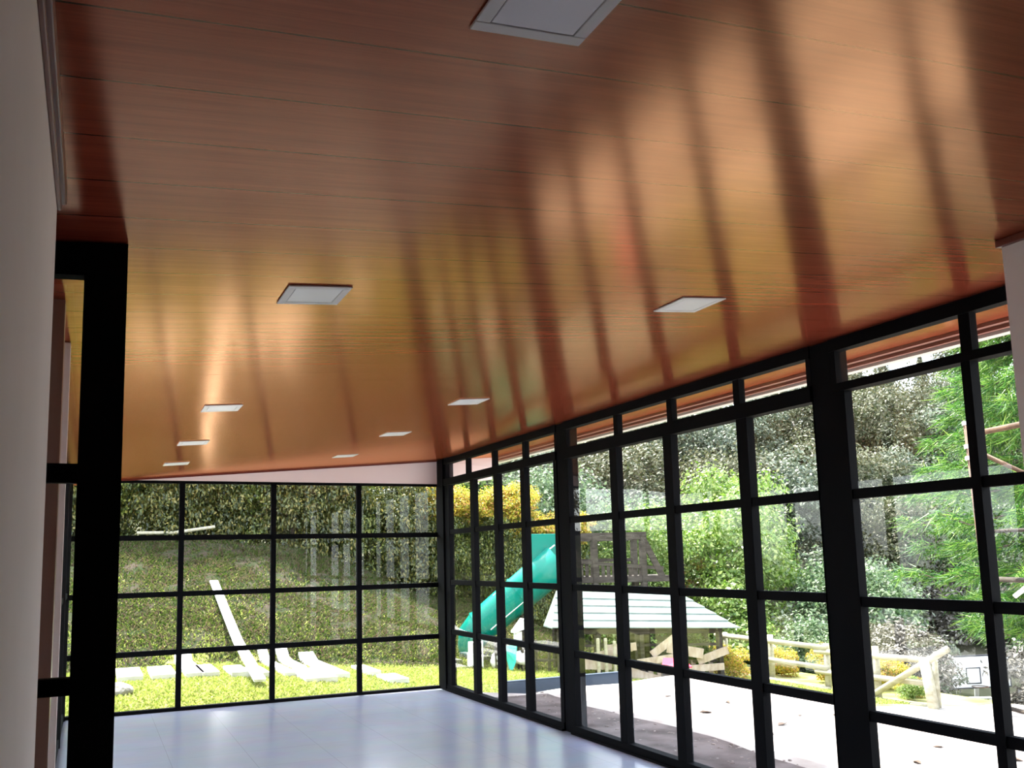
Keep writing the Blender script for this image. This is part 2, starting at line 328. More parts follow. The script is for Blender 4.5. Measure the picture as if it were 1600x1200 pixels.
def bay(name, y0, y1, mulls, cmulls, rows, head, label, stile=(.10, .10), mw=.105, bottom=.075, hz=.085):
    w = struct(empty(name, (XR, 0, 0)), label, 'window')
    # local coordinates : x relative to XR
    zt = CZ(XR) - .004
    mb = MB(); mb.box(-.035, .035, y0, y1, zt - .075, zt); mb.build('top_rail', steel, w)
    mb = MB(); mb.box(-.045, .045, y0, y1, head - hz / 2, head + hz / 2); mb.build('head_rail', steel, w)
    mb = MB(); mb.box(-.04, .04, y0, y1, 0, bottom); mb.box(-.06, .05, y0, y1, 0, .02); mb.build('sill_rail', steel, w)
    zb = bottom; z1 = head - hz / 2
    mb = MB(); mb.box(-.03, .03, y0, y0 + stile[0], zb, z1); mb.box(-.03, .03, y1 - stile[1], y1, zb, z1)
    mb.box(-.025, .025, y0, y0 + .04, head + hz / 2, zt - .075); mb.box(-.025, .025, y1 - .04, y1, head + hz / 2, zt - .075)
    mb.build('stile', steel, w)
    for y in mulls: MB().box(-.032, .032, y - mw / 2, y + mw / 2, zb, z1).build('mullion', steel, w)
    for y in cmulls: MB().box(-.026, .026, y - .032, y + .032, head + hz / 2, zt - .075).build('clerestory_mullion', steel, w)
    e = [y0 + stile[0]] + [q for y in sorted(mulls) for q in (y - mw / 2, y + mw / 2)] + [y1 - stile[1]]
    for z in rows:
        mb = MB()
        for i in range(0, len(e), 2): mb.box(-.022, .022, e[i], e[i + 1], z - .029, z + .029)
        mb.build('transom', steel, w)
    MB().box(-.003, .003, y0 + .01, y1 - .01, bottom - .01, z1 + .01).build('glass_pane', glass_m, w)
    MB().box(-.003, .003, y0 + .01, y1 - .01, head + hz / 2 - .01, zt - .07).build('clerestory_pane', glass_m, w)
    return w
bay('window_2', 7.475, 10.46, [9.575, 8.90, 8.225], [9.72, 8.958, 8.184], [1.935, 1.316, .716], 2.562, 'farthest bay of the long window wall, slide seen through it', (.07, .14), .10)
bay('window_3', 4.135, 7.315, [6.46, 5.67, 4.80], [6.405, 5.629, 4.841], [1.935, 1.316, .716], 2.562, 'middle bay of the long window wall between two black columns', (.0005, .06), .108, hz=.10)
bay('window_4', 2.25, 3.975, [3.07], [3.06], [1.923, 1.302, .663], 2.563, 'nearest bay of the long window wall beside the right wall', (.08, .10), .052, bottom=.05, hz=.048)
struct(MB().box(4.08, 4.16, -4.2, 2.25, -.1, 0.0).build('trim_11', terrace_side))

# left partition : black framed glazed door leaf
d1 = struct(empty('door_1', (0, 2.75, 0)), 'black framed glazed door panel beside the left wall', 'door')
zt = 2.5415
mb = MB(); mb.hexa([(-1.3, -.025, 2.434), (.069, -.025, 2.434), (.069, .025, 2.434), (-1.3, .025, 2.434), (-1.3, -.025, 2.436), (.069, -.025, CZ(.069) - .004), (.069, .025, CZ(.069) - .004), (-1.3, .025, 2.436)])
mb = MB(); mb.hexa([(-1.3, -.025, 2.37), (-.045, -.025, 2.436), (-.045, .025, 2.436), (-1.3, .025, 2.37), (-1.3, -.025, CZ(-1.3) - .004), (-.045, -.025, CZ(-.045) - .004), (-.045, .025, CZ(-.045) - .004), (-1.3, .025, CZ(-1.3) - .004)])
mb.build('top_rail', steel, d1)
mb = MB(); mb.hexa([(-.045, -.028, 0), (.070, -.028, 0), (.070, .028, 0), (-.045, .028, 0), (-.045, -.028, CZ(-.045) - .004), (.070, -.028, CZ(.07) - .004), (.070, .028, CZ(.07) - .004), (-.045, .028, CZ(-.045) - .004)])
mb.build('stile', steel, d1)
for z0, z1 in ((1.836, 1.89), (1.255, 1.302), (.62, .67), (0, .08)): MB().box(-1.3, -.045, -.02, .02, z0, z1).build('transom', steel, d1)
MB().box(-1.3, -.045, -.003, .003, .08, 2.43).build('glass_pane', glass_m, d1)
# what stands behind that panel
struct(MB().box(-.30, -.17, 2.85, 4.25, 0, CZ(-.3) - .003).build('wall_recess', white_wall), 'grey plaster wall seen through the glazed door panel', 'wall')
struct(MB().box(-.168, -.112, 3.33, 3.42, 0, CZ(-.168) - .002).build('trim_12', mould), 'dark brown post behind the glazed door panel', 'post')
struct(MB().box(-.17, -.108, 3.98, 4.05, 0, CZ(-.17) - .002).build('trim_13', pink_wall), 'slim pale post behind the glazed door panel', 'post')
w5 = struct(empty('window_5', (-.25, 0, 0)), 'dark glazed wall along the left side of the room', 'window')
for y in (4.36, 5.9, 7.5, 9.1, 10.62): MB().box(-.04, .04, y - .04, y + .04, 0, CZ(-.25) - .01).build('mullion', steel, w5)
mb = MB(); mb.box(-.03, .03, 4.3, 10.66, CZ(-.25) - .10, CZ(-.25) - .01); mb.box(-.03, .03, 4.3, 10.66, 0, .08); mb.box(-.025, .025, 4.3, 10.66, 1.28, 1.33); mb.build('frame', steel, w5)
MB().box(-.003, .003, 4.3, 10.66, .05, 2.45).build('glass_pane', glass_m, w5)

# ------------------------------------------------------------------ ceiling lights
def make_light(x, y, label, group):
    t = empty('ceiling_light', (x, y, CZ(x))); t.rotation_euler = (0, -math.atan(.0802), 0)
    tag(t, label, 'ceiling light', group)
    h = .118
    fr = MB(); i = .089; z0, z1 = -.007, -.001
    fr.box(-h, h, -h, -i, z0, z1).box(-h, h, i, h, z0, z1).box(-h, -i, -i, i, z0, z1).box(i, h, -i, i, z0, z1)
    fr.build('frame', lampw, t, bevel=.002)
    MB().box(-i, i, -i, i, -.003, -.0015).build('shadow_gap', darkgap, t)
    k = .0872; MB().box(-k, k, -k, k, -.0062, -.003).build('diffuser', lampd, t, bevel=.002)
    return t
G = 'square lights set in the wood ceiling'
make_light(.735, 1.305, 'large square ceiling light nearest the camera, cut by the top edge', G)
make_light(.735, 3.218, 'square ceiling light in the left row, second from the camera', G)
make_light(.735, 5.838, 'square ceiling light in the left row, middle one of the row', G)
make_light(.735, 7.602, 'small square ceiling light in the left row, second from its far end', G)
make_light(.735, 9.228, 'smallest square ceiling light at the far end of the left row', G)
make_light(2.485, 3.251, 'square ceiling light nearest the big black column, right row', G)
make_light(2.485, 5.894, 'square ceiling light in the right row, second from the camera', G)
make_light(2.485, 7.621, 'small square ceiling light in the right row, second from its far end', G)
make_light(2.485, 9.375, 'smallest square ceiling light at the far end of the right row', G)

# ------------------------------------------------------------------ terrain outside
def sm(a, b, x): t = np.clip((x - a) / (b - a), 0, 1); return t * t * (3 - 2 * t)
def TZ(x, y):
    x = np.asarray(x, float); y = np.asarray(y, float)
    lawn = -.09 * np.clip(x - 2, 0, 11.5) - .28 * np.clip(x - 14.5, 0, 12)
    fade = 1 - .45 * sm(4, 8.5, x) - .55 * sm(8.5, 13, x)
    y0 = 15.6 + .12 * np.clip(x - 2, 0, 10)
    bank = 2.15 * np.clip((y - y0) / 4.6, 0, 1) ** .9 * fade
    u = .406 * x + .914 * y
    s0 = 27.0
    vr = (.914 * x - .406 * y) / np.maximum(u, 1)
    hill = (.50 - .03 * sm(.37, .45, vr)) * np.clip(u - s0, 0, 26)
    return -.02 + lawn + bank + hill
def tz(x, y): return float(TZ(x, y))
def terrain(name, xs, ys, mat, dz=0, rough=.05):
    X, Y = np.meshgrid(xs, ys, indexing='ij'); Z = TZ(X, Y) + dz + RNG.normal(0, rough, X.shape) * (TZ(X, Y) > .05)
    V = np.stack([X, Y, Z], -1).reshape(-1, 3); ny = len(ys); f = []
    for i in range(len(xs) - 1):
        for j in range(ny - 1): a = i * ny + j; f.append((a, a + ny, a + ny + 1, a + 1))
    me = bpy.data.meshes.new(name); me.from_pydata(V.tolist(), [], f); me.materials.append(mat); me.update()
    me.polygons.foreach_set('use_smooth', [True] * len(me.polygons))
    o = bpy.data.objects.new(name, me); COL.objects.link(o); return o
struct(MB().box(-8, -.32, 4.3, 10.78, -.3, -.05).build('bounce_paving', slab_m), 'unseen pale paving added to bounce sun through the left glazing', 'added paving')  # unseen paving added so sun bounces up to the ceiling's left side
struct(terrain('lawn', np.arange(-8, 15.3, .35), np.arange(10.78, 15.9, .3), lawn_g, 0, .02), 'bright lawn outside the far window', 'lawn')
struct(terrain('bank', np.arange(-8, 15.3, .35), np.arange(15.58, 22.6, .3), grass_g, 0, .03), 'weedy bank rising behind the lawn', 'bank')
struct(terrain('hillside', np.arange(-12, 62, 1.6), np.arange(22.5, 66, 1.6), hill_g, -.02, .1), 'wooded hillside ground beyond the garden', 'hill')
struct(terrain('lower_ground', np.arange(14.9, 62, 1.2), np.arange(-6, 24.2, 1.2), hill_g, 0, .0), 'sloping scrub ground beyond the fence', 'ground')
struct(terrain('garden_ground', np.arange(7.7, 16.0, .5), np.array([-6, 0, 4, 7, 10.0, 10.8]), terrace_m, 0, .0), 'pale dusty ground below the terrace', 'ground')
# terrace slab
mb = MB()
mb.v = [(4.10, -6, -.05), (7.65, -6, -.05), (7.65, 10.45, -.05), (7.1, 10.35, -.05), (6.3, 10.12, -.05), (5.6, 10.2, -.05), (4.9, 10.0, -.05), (4.10, 10.78, -.05)]
n = len(mb.v); mb.v += [(x, y, -1.3) for x, y, z in mb.v[:n]]
mb.f = [tuple(range(n))] + [(i, i + n, (i + 1) % n + n, (i + 1) % n) for i in range(n)]
struct(mb.build('terrace', terrace_m), 'sunlit dusty concrete terrace outside the long windows', 'terrace')
struct(MB().box(5.0, 7.0, 10.9, 10.98, -1.2, -.02).build('kerb', navy), 'dark blue low boarding at the far edge of the terrace', 'boarding')

eave_shade_m = pmat('rubbly_eave_shade', (.055, .038, .034), .95, .1, c2=(.135, .105, .10), scale=3.0, detail=9, bump=.7)  # rubbly ground colour darkened to paint in the eave's shade on the terrace
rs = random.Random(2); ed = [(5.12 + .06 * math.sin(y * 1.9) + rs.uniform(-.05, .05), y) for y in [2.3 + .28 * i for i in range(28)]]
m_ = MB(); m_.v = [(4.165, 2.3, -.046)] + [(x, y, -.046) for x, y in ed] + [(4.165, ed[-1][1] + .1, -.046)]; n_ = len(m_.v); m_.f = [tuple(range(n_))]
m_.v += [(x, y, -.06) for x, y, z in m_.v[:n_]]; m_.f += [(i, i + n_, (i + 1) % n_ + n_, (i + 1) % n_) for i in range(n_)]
struct(m_.build('eave_shade_strip', eave_shade_m), 'brown rubbly strip with painted eave shade along the foot of the window wall', 'painted shade')
# rubble in the eave shade and small bits on the terrace
rr = np.random.default_rng(3)
P = []
for k in range(300):
    y = rr.uniform(4.2, 10); x = 5.12 - abs(rr.normal(0, .28)) if k % 3 else rr.uniform(4.25, 5.1)
    P.append((x, y, rr.uniform(.004, .016)))
V = []
def bits(mb, P, seed):
    q = np.random.default_rng(seed)
    for x, y, s in P:
        a = q.uniform(0, PI); c, d = math.cos(a), math.sin(a); w = s * q.uniform(.8, 2.2); h = s * q.uniform(.4, .9)
        pts = []
        for zz, sc in ((-.052, 1.0), (-.05 + h, .6)):
            for ux, uy in ((-1, -1), (1, -1), (1, 1), (-1, 1)):
                px, py = ux * w * sc * q.uniform(.7, 1.1), uy * s * sc * q.uniform(.7, 1.1); pts.append((x + px * c - py * d, y + px * d + py * c, zz))
        mb.hexa(pts)
    return mb
tag(bits(MB(), P, 5).build('rubble', rubble_m), 'scattered brown rubble crumbs in the eave shade on the terrace', 'rubble', kind='stuff')
spots = [(6.2, 8.9), (6.5, 8.2), (5.9, 7.8), (6.6, 7.2), (6.9, 7.0), (6.1, 6.9), (6.7, 6.4), (7.0, 6.1), (6.2, 6.1), (6.5, 5.5), (5.7, 6.6), (6.6, 4.9), (7.1, 5.2), (5.9, 5.2), (6.4, 4.6), (6.0, 4.7)]
ORD = ['farthest from the camera'] + [w + ' farthest from the camera' for w in 'second third fourth fifth sixth seventh eighth'.split()] + [w + ' nearest to the camera' for w in 'eighth seventh sixth fifth fourth third second'.split()] + ['nearest to the camera']
proto = None
for i, (x, y) in enumerate(spots):
    if proto is None:
        m_ = MB(); s = .045
        m_.v = [(-s, 0, .002), (-s * .3, s * .45, .012), (s * .5, s * .35, .01), (s, 0, .003), (s * .5, -s * .4, .014), (-s * .3, -s * .4, .008), (0, 0, .0)]
        m_.f = [(0, 1, 6), (1, 2, 6), (2, 3, 6), (3, 4, 6), (4, 5, 6), (5, 0, 6)]
        proto = o = m_.build('dry_leaf', leafbrown); md = o.modifiers.new('thick', 'SOLIDIFY'); md.thickness = .002
    else: o = proto.copy(); COL.objects.link(o)
    o.location = (x, y, -.049); o.rotation_euler = (0, 0, i * 1.3); o.scale = (1 + .3 * (i % 3),) * 3
    rank = sorted(spots, key=lambda q: -q[1]).index((x, y))
    tag(o, 'small dry brown leaf on the sunlit terrace, %s' % ORD[rank], 'leaf', 'dry leaves on the terrace')

# grass blades and weeds over lawn and bank
def grass(name, n, seed, mat, wild):
    r = np.random.default_rng(seed)
    x = r.uniform(-1.2, 12.5, n); y = r.uniform(15.2, 21.6, n) if wild else r.uniform(10.9, 19.4, n)
    keep = ~((x > 4.05) & (y < 11.05)); x = x[keep]; y = y[keep]
    if wild:
        pn = np.sin(x * 1.7 + 1.3 * np.sin(y * 1.1)) * np.sin(y * 2.3 + 1.1 * np.sin(x * .9 + 2)) + .5 * np.sin(x * 4.3 + y * 3.1) * np.sin(y * 5.1 - x * 1.7)
        kp = (pn + r.normal(0, .7, len(x)) > -.25) & (y + r.normal(0, .3, len(x)) > 15.7)
    else: kp = y < 15.5 + 4.0 * r.uniform(0, 1, len(x)) ** 1.5
    x = x[kp]; y = y[kp]; n = len(x); z = TZ(x, y)
    hh = r.uniform(.03, .09, n) if wild else r.uniform(.02, .06, n)
    a = r.uniform(0, 2 * PI, n); w = .010 if wild else .009; lean = r.normal(0, .6, (n, 2)) * hh[:, None]
    b = np.stack([x, y, z - .01], 1); dx = np.stack([np.cos(a) * w, np.sin(a) * w, 0 * a], 1)
    t = b + np.stack([lean[:, 0], lean[:, 1], hh], 1); m = b + np.stack([lean[:, 0] * .3, lean[:, 1] * .3, hh * .6], 1)
    V = np.stack([b - dx, b + dx, m + dx * 1.2, t, m - dx * 1.2], 1).reshape(-1, 3)
    o = bpy.data.objects.new(name, fast_mesh(name, V, 5, mat)); COL.objects.link(o); return o
tag(grass('lawn_grass', 150000, 4, lawn_l, False), 'short bright sunlit grass of the lawn', 'grass', kind='stuff')
tag(grass('bank_weeds', 190000, 5, grass_l, True), 'patchy green weeds covering the bank', 'weeds', kind='stuff')
# pale slabs on the foot of the bank
slabs = [(.55, 14.4, 1.2, .0, .34), (1.0, 14.35, 1.2, .0, .34), (1.42, 14.75, 2.1, .04, .26), (1.63, 14.2, 1.1, 0, .24), (2.02, 13.9, .95, .0, .26), (2.30, 13.8, .9, 0, .24),
         (2.74, 14.75, 2.5, -.02, .16), (3.06, 13.5, 1.3, .05, .46), (3.08, 15.2, 1.7, .08, .20), (3.50, 14.7, 2.5, 0.05, .26), (4.15, 14.4, 1.0, 0, .22), (4.22, 13.2, .7, 0, .30)]
names_ = ['pale slab at the left end of the row on the lawn', 'pale slab second from the left in the row on the lawn', 'long narrow pale slab running up the bank, left of the grid bar', 'short pale slab just right of the first long strip',
          'pale slab left of the leaning white board', 'pale slab touching the foot of the leaning white board', 'thin pale strip just right of the leaning white board', 'broad pale slab in the middle of the bright heap',
          'long pale strip rising from the bright heap, left one', 'long wide pale strip rising from the bright heap, right one', 'small pale slab right of the bright heap', 'small pale slab at the right end of the row on the lawn']
for (x, y, ln, dz, w), nm in zip(slabs, names_):
    m_ = MB(); k = 6; P0 = []
    for i in range(k + 1):
        yy = y - ln / 2 + ln * i / k; z = tz(x, yy) + .03; P0.append((yy, z))
    for i in range(k):
        (a, za), (b, zb) = P0[i], P0[i + 1]
        m_.hexa([(x - w / 2, a, za - .05), (x + w / 2, a, za - .05), (x + w / 2, b, zb - .05), (x - w / 2, b, zb - .05), (x - w / 2, a, za + .05), (x + w / 2, a, za + .05), (x + w / 2, b, zb + .05), (x - w / 2, b, zb + .05)])
    tag(m_.build('stone_slab', slab_m), nm, 'slab', 'pale slabs at the foot of the bank')
m_ = MB(); pts = [(2.08, 12.2), (2.20, 15.0), (2.23, 16.5), (2.18, 18.1)]
for (xa, ya), (xb, yb) in zip(pts[:-1], pts[1:]):
    za, zb = {12.2: .07, 15.0: .36, 16.5: .70, 18.1: 1.28}[ya], {12.2: .07, 15.0: .36, 16.5: .70, 18.1: 1.28}[yb]; m_.bar((xa, ya, za), (xb, yb, zb), .155, .035)
tag(m_.build('plank', plank_m), 'long white board lying up the grassy bank', 'board')
def rock(name, loc, s, mat, label, cat, seed=1, sc=(1, 1, .6)):
    bm = bmesh.new(); bmesh.ops.create_icosphere(bm, subdivisions=3, radius=s); r = random.Random(seed)
    from mathutils import noise
    for v in bm.verts:
        k = 1 + .35 * noise.noise(v.co / s * 1.1 + Vector((seed, 0, 0))); v.co = Vector((v.co.x * k * sc[0], v.co.y * k * sc[1], v.co.z * k * sc[2]))
    me = bpy.data.meshes.new(name); bm.to_mesh(me); bm.free(); me.materials.append(mat); o = bpy.data.objects.new(name, me); COL.objects.link(o); o.location = loc
    return tag(o, label, cat)
tag(MB().tube([(.86, 20.3, 2.30), (1.6, 20.3, 2.30), (2.45, 20.25, 2.42)], .035, 8).build('fallen_pole', fence_m), 'pale fallen pole at the foot of the hedge on the bank', 'pole')
rock('garden_stone', (.36, 12.55, .04), .17, stone, 'grey stone on the lawn by the door frame', 'stone', 2)

# ------------------------------------------------------------------ plants
def crown(name, n, R, mat, leaf, nclump, seed, flat=.85, clr=.36, jitter=.7, aspect=.55):
    r = np.random.default_rng(seed); c = unit(r.normal(0, 1, (nclump, 3))) * (r.uniform(.35, .82, (nclump, 1))); c[:, 2] = c[:, 2] * flat
    k = r.integers(0, nclump, n); d = unit(r.normal(0, 1, (n, 3))); d[:, 2] = np.abs(d[:, 2]) * .9 - .25
    cr = clr * r.uniform(.65, 1.2, nclump)
    P = c[k] + unit(d) * (cr[k] * r.uniform(.55, 1.05, n))[:, None]
    V = leaves(P * R, unit(d) + np.array([0, 0, .5]), leaf, r, aspect, jitter)
    return fast_mesh(name, V, 4, mat)
def trunk_mesh(name, h, r0, seed, mat, n=4):
    m_ = MB(); r = random.Random(seed); pts = [(0, 0, -.3)]; x = y = 0
    for i in range(1, 6): x += r.uniform(-.07, .07) * h / 3; y += r.uniform(-.07, .07) * h / 3; pts.append((x, y, h * i / 5))
    m_.tube(pts, [r0 * (1 - .13 * i) for i in range(6)], 8)
    for k in range(n):
        a = r.uniform(0, 2 * PI); b = pts[3 + k % 2]; e = (b[0] + math.cos(a) * h * .35, b[1] + math.sin(a) * h * .35, b[2] + h * .4)
        mid = tuple((p + q) / 2 + (.05 * h if i == 2 else 0) for i, (p, q) in enumerate(zip(b, e))); m_.tube([b, mid, e], [r0 * .45, r0 * .3, r0 * .12], 6)
    me = bpy.data.meshes.new(name); me.from_pydata([tuple(q) for q in m_.v], [], m_.f); me.materials.append(mat); me.polygons.foreach_set('use_smooth', [True] * len(me.polygons)); me.update(); return me
def place(name, parts, loc, rz, sc, label, cat, group):
    t = empty(name, loc, rz); t.scale = sc if isinstance(sc, tuple) else (sc,) * 3
    for pn, me, off in parts:
        o = bpy.data.objects.new(pn, me); COL.objects.link(o); o.parent = t; o.location = off
    return tag(t, label, cat, group)
CR = {k: [crown('foliage', 15000, 2.6, LV[k], .080, 46, 20 + i + 3 * j) for i in range(2)] for j, k in enumerate(('grey', 'olive', 'bright', 'mid'))}
TR = [trunk_mesh('trunk', 3.2, .14, 3, bark), trunk_mesh('trunk', 3.2, .13, 5, barkpale)]
def conifer_mesh(seed, h=8, R=1.9, n=9000, mat=None):
    r = np.random.default_rng(seed); t = r.uniform(0, 1, n) ** .8; zz = h * (1 - t) ; lvl = np.clip(np.floor(t * 22) / 22 + r.normal(0, .03, n), 0, 1)
    rad = R * (lvl + .05) * r.uniform(.2, 1, n) ** .5; a = r.uniform(0, 2 * PI, n); P = np.stack([rad * np.cos(a), rad * np.sin(a), h - lvl * h * .93 - rad * .35], 1)
    return fast_mesh('foliage', leaves(P, np.stack([np.cos(a), np.sin(a), .8 + 0 * a], 1), .11, r, .35, .5), 4, mat)
CON = conifer_mesh(4, mat=LV['olive']); CTR = trunk_mesh('trunk', 7.2, .14, 9, bark, 0)
sn, cs = math.sin(.418), math.cos(.418)
def uv(u, v): return (sn * u + cs * v, cs * u - sn * v)
rr = random.Random(11)
LBL = {'grey': 'grey green hillside tree in the %s, %s', 'olive': 'dull olive hillside tree in the %s, %s', 'bright': 'bright yellow green hillside tree in the %s, %s', 'mid': 'fresh green hillside tree in the %s, %s'}
ROWN = ['lowest row', 'second row up', 'third row up', 'fourth row up', 'fifth row up', 'top row']
PAT = {0: 'bright mid bright bright mid bright mid grey mid grey', 1: 'mid grey mid bright grey mid olive grey', 2: 'olive grey olive olive grey olive mid grey', 3: 'olive olive olive grey olive olive grey mid', 4: 'olive grey olive mid grey olive olive grey', 5: 'olive grey grey olive mid grey olive', 6: 'grey olive olive grey olive'}
NTH = ['leftmost', 'second from left', 'third from left', 'fourth from left', 'fifth from left', 'sixth from left', 'seventh from left', 'eighth from left', 'ninth from left', 'tenth from left', 'eleventh from left', 'twelfth from left', 'thirteenth from left']
for ri, u in enumerate((26.5, 30, 34, 38.5, 43.5, 49)):
    v0, v1 = -.06 * u, .66 * u; st = 3.1 + .12 * ri; nn = int((v1 - v0) / st) + 1
    pat = PAT[ri].split()
    for k in range(nn):
        v = v0 + k * st + rr.uniform(-.6, .6); uu = u + rr.uniform(-1, 1); x, y = uv(uu, v)
        if ri == 0 and v > 11: continue
        if ri == 1 and abs(v - 16) < 2.6: continue
        kind = pat[k % len(pat)]; s = rr.uniform(.85, 1.15) * (.82 if ri < 2 else 1.0)
        hgt = 3.0 * s
        place('leafy_tree', [('foliage', CR[kind][(k + ri) % 2], (0, 0, hgt / s)), ('trunk', TR[(k + ri) % 2], (0, 0, 0))], (x, y, tz(x, y)), rr.uniform(0, 6.28), (s, s, s * rr.uniform(.95, 1.2)), LBL[kind] % (ROWN[ri], NTH[min(k, 12)]), 'tree', 'trees on the wooded hillside')
# conifers on the ridge
for i, (px_v, u, s, lab) in enumerate([(.455, 60, 1.0, 'lone dark conical tree on the skyline beside the big column'), (.50, 57, .8, 'short conical tree on the skyline left of the window bar'), (.535, 56, 1.3, 'tall conical tree on the skyline crossed by the window bar'), (.565, 55, 1.25, 'tall conical tree on the skyline right of the window bar'), (.42, 58, .9, 'conical tree on the skyline half hidden by the big column')]):
    x, y = uv(u, px_v * u); place('conifer', [('foliage', CON, (0, 0, 0)), ('trunk', CTR, (0, 0, 0))], (x, y, tz(x, y)), i, s, lab, 'tree', 'conifers on the skyline')

# hedge on top of the bank
HC = {'dark': [crown('foliage', 14000, 1.0, LV['dark'], .036, 50, 50 + i, 1.0, .34) for i in range(2)], 'hedge': [crown('foliage', 14000, 1.0, LV['hedge'], .036, 50, 60 + i, 1.0, .34) for i in range(2)],
      'fire': [crown('foliage', 8000, 1.0, LV['fire'], .042, 30, 70 + i, .6, .36) for i in range(2)]}
HT = trunk_mesh('stem', 1.6, .05, 8, bark)
hx = -3.0; i = 0
while hx < 12.4:
    y = 21.3 + .25 * math.sin(i * 2.1); z = tz(hx, y); fire = hx > 7.2
    top = 5.4 if hx < 5.8 else (4.3 if hx < 7.2 else (3.55 if hx < 10.2 else 2.9))
    h = top - z; kind = 'hedge' if (i % 3 == 1 or fire) else 'dark'
    place('hedge_shrub', [('foliage', HC[kind][i % 2], (0, 0, .52)), ('foliage', HC[kind][(i + 1) % 2], (0, 0, 1.12 if not fire else .9)), ('stem', HT, (0, 0, -.1))], (hx, y, z - .2), i * 1.7, (1.0, 1.0, h / 2.0),
          ('tall dark hedge shrub atop the bank, %s' % ['leftmost', 'beside the black door frame', 'left of the first grid bar', 'behind the first grid bar', 'just right of the first grid bar', 'between the first and second grid bars', 'above the leaning white board', 'left of the second grid bar', 'right of the second grid bar', 'left of the third grid bar', 'right of the third grid bar', 'next to the far corner column'][min(i, 11)]) if not fire else
          'green hedge shrub under yellow shoots, %s' % ['first past the corner column', 'second past the corner column', 'left of the slide top', 'above the teal slide', 'behind the slide top', 'hidden behind the middle column', 'right end', 'last one'][min(int((hx - 7.2) / .95), 7)], 'shrub', 'hedge on top of the bank')
    if hx > 7.6:
        place('shoot_shrub', [('foliage', HC['fire'][i % 2], (0, 0, .0))], (hx, y - .45, top - .62), i * 1.1, (.85, .8, .85), 'yellow orange tipped hedge shoots, %s' % ['nearest the far corner column', 'second from the corner column', 'left of the slide top', 'above the slide', 'over the slide top', 'beside the middle column', 'at the right end'][min(int((hx - 7.6) / .95), 6)], 'shrub', 'yellow and orange shrubs on the hedge top')
    hx += .92; i += 1

# bushes between fence and hill
BU = {k: crown('foliage', 8000, 1.0, LV[k], .042, 30, 90 + j, .8, .36) for j, k in enumerate(('bright', 'fire', 'twig', 'mid', 'grey'))}
for (x, y, s, k, lab, nm) in [
    (10.75, 14.6, .62, 'bright', 'bright green bush beside the right end of the hut', 'bush'), (11.5, 14.5, .55, 'fire', 'yellow and orange bush between the hut and the fence', 'bush'),
    (13.6, 15.4, .5, 'fire', 'orange tipped bush behind the left end of the pole fence', 'bush'), (13.8, 13.9, .62, 'fire', 'yellow orange bush behind the middle of the pole fence', 'bush'), (13.9, 12.9, .5, 'fire', 'orange bush behind the fence beside the big column', 'bush'),
    (13.6, 12.0, .30, 'fire', 'small orange bush under the slanting fence pole', 'bush'), (13.2, 11.6, .30, 'bright', 'low yellow green plant under the slanting fence pole', 'bush'),
    (14.4, 14.6, .7, 'mid', 'green bush behind the pole fence, left', 'bush'), (15.2, 13.6, .6, 'twig', 'grey twiggy bush behind the pole fence', 'bush'),
    (16.0, 14.2, 1.1, 'twig', 'grey brushwood heap beyond the fence, left of the pine', 'brushwood'), (31.0, 23.4, 2.4, 'twig', 'grey brushwood heap on the slope behind the backboard', 'brushwood'), (17.4, 16.2, 1.4, 'twig', 'pale brushwood on the slope right of the big column', 'brushwood'),
    (18.9, 18.3, 1.7, 'twig', 'large pale brushwood thicket left of the pine', 'brushwood'), (18.0, 18.4, 1.8, 'grey', 'grey green bush on the lower slope behind the middle bay', 'bush'), (20.5, 19.6, 2.0, 'mid', 'round green bush on the lower slope behind the column', 'bush'),
    (16.2, 19.8, 1.7, 'bright', 'bright green bush above the hut roof', 'bush'), (13.6, 21.2, 1.6, 'bright', 'bright green bush behind the wooden play tower', 'bush'), (18.4, 20.8, 1.6, 'bright', 'lime green bush in the middle bay above the fence', 'bush'),
    (24.5, 23.5, 2.3, 'grey', 'grey green thicket behind the pine, left side', 'bush'), (24.5, 16.4, 2.2, 'twig', 'pale twiggy thicket behind the backboard', 'brushwood'), (27.5, 17.0, 2.6, 'grey', 'grey green thicket low behind the pine', 'bush'), (32.5, 23.2, 3.0, 'grey', 'tall grey green thicket behind the nearest bay', 'bush'),
    (28.6, 23.0, 1.9, 'twig', 'pale brushwood on the slope just left of the backboard', 'brushwood'), (30.3, 21.6, 2.0, 'twig', 'pale brushwood low on the slope right of the backboard', 'brushwood'), (32.0, 27.2, 2.6, 'grey', 'grey green bush high on the slope above the backboard', 'bush'), (27.6, 25.6, 2.2, 'grey', 'grey green bush above the slanting fence pole', 'bush'), (34.5, 23.8, 2.6, 'mid', 'green bush on the slope up right of the backboard', 'bush'),
    (35.0, 27.5, 3.2, 'grey', 'large grey green bush behind the pine trunk', 'bush'), (31.0, 17.5, 3.0, 'mid', 'tall green thicket behind the pine tree', 'bush'), (16.0, 16.4, 1.2, 'mid', 'green bush beyond the left half of the fence', 'bush'), (17.0, 15.0, 1.2, 'grey', 'grey green bush beyond the right half of the fence', 'bush')]:
    place(nm, [('foliage', BU[k], (0, 0, 0))], (x, y, tz(x, y) + s * .55), x * 3, (s, s, s * .95), lab, 'bush' if nm == 'bush' else 'brushwood', 'bushes beyond the terrace')
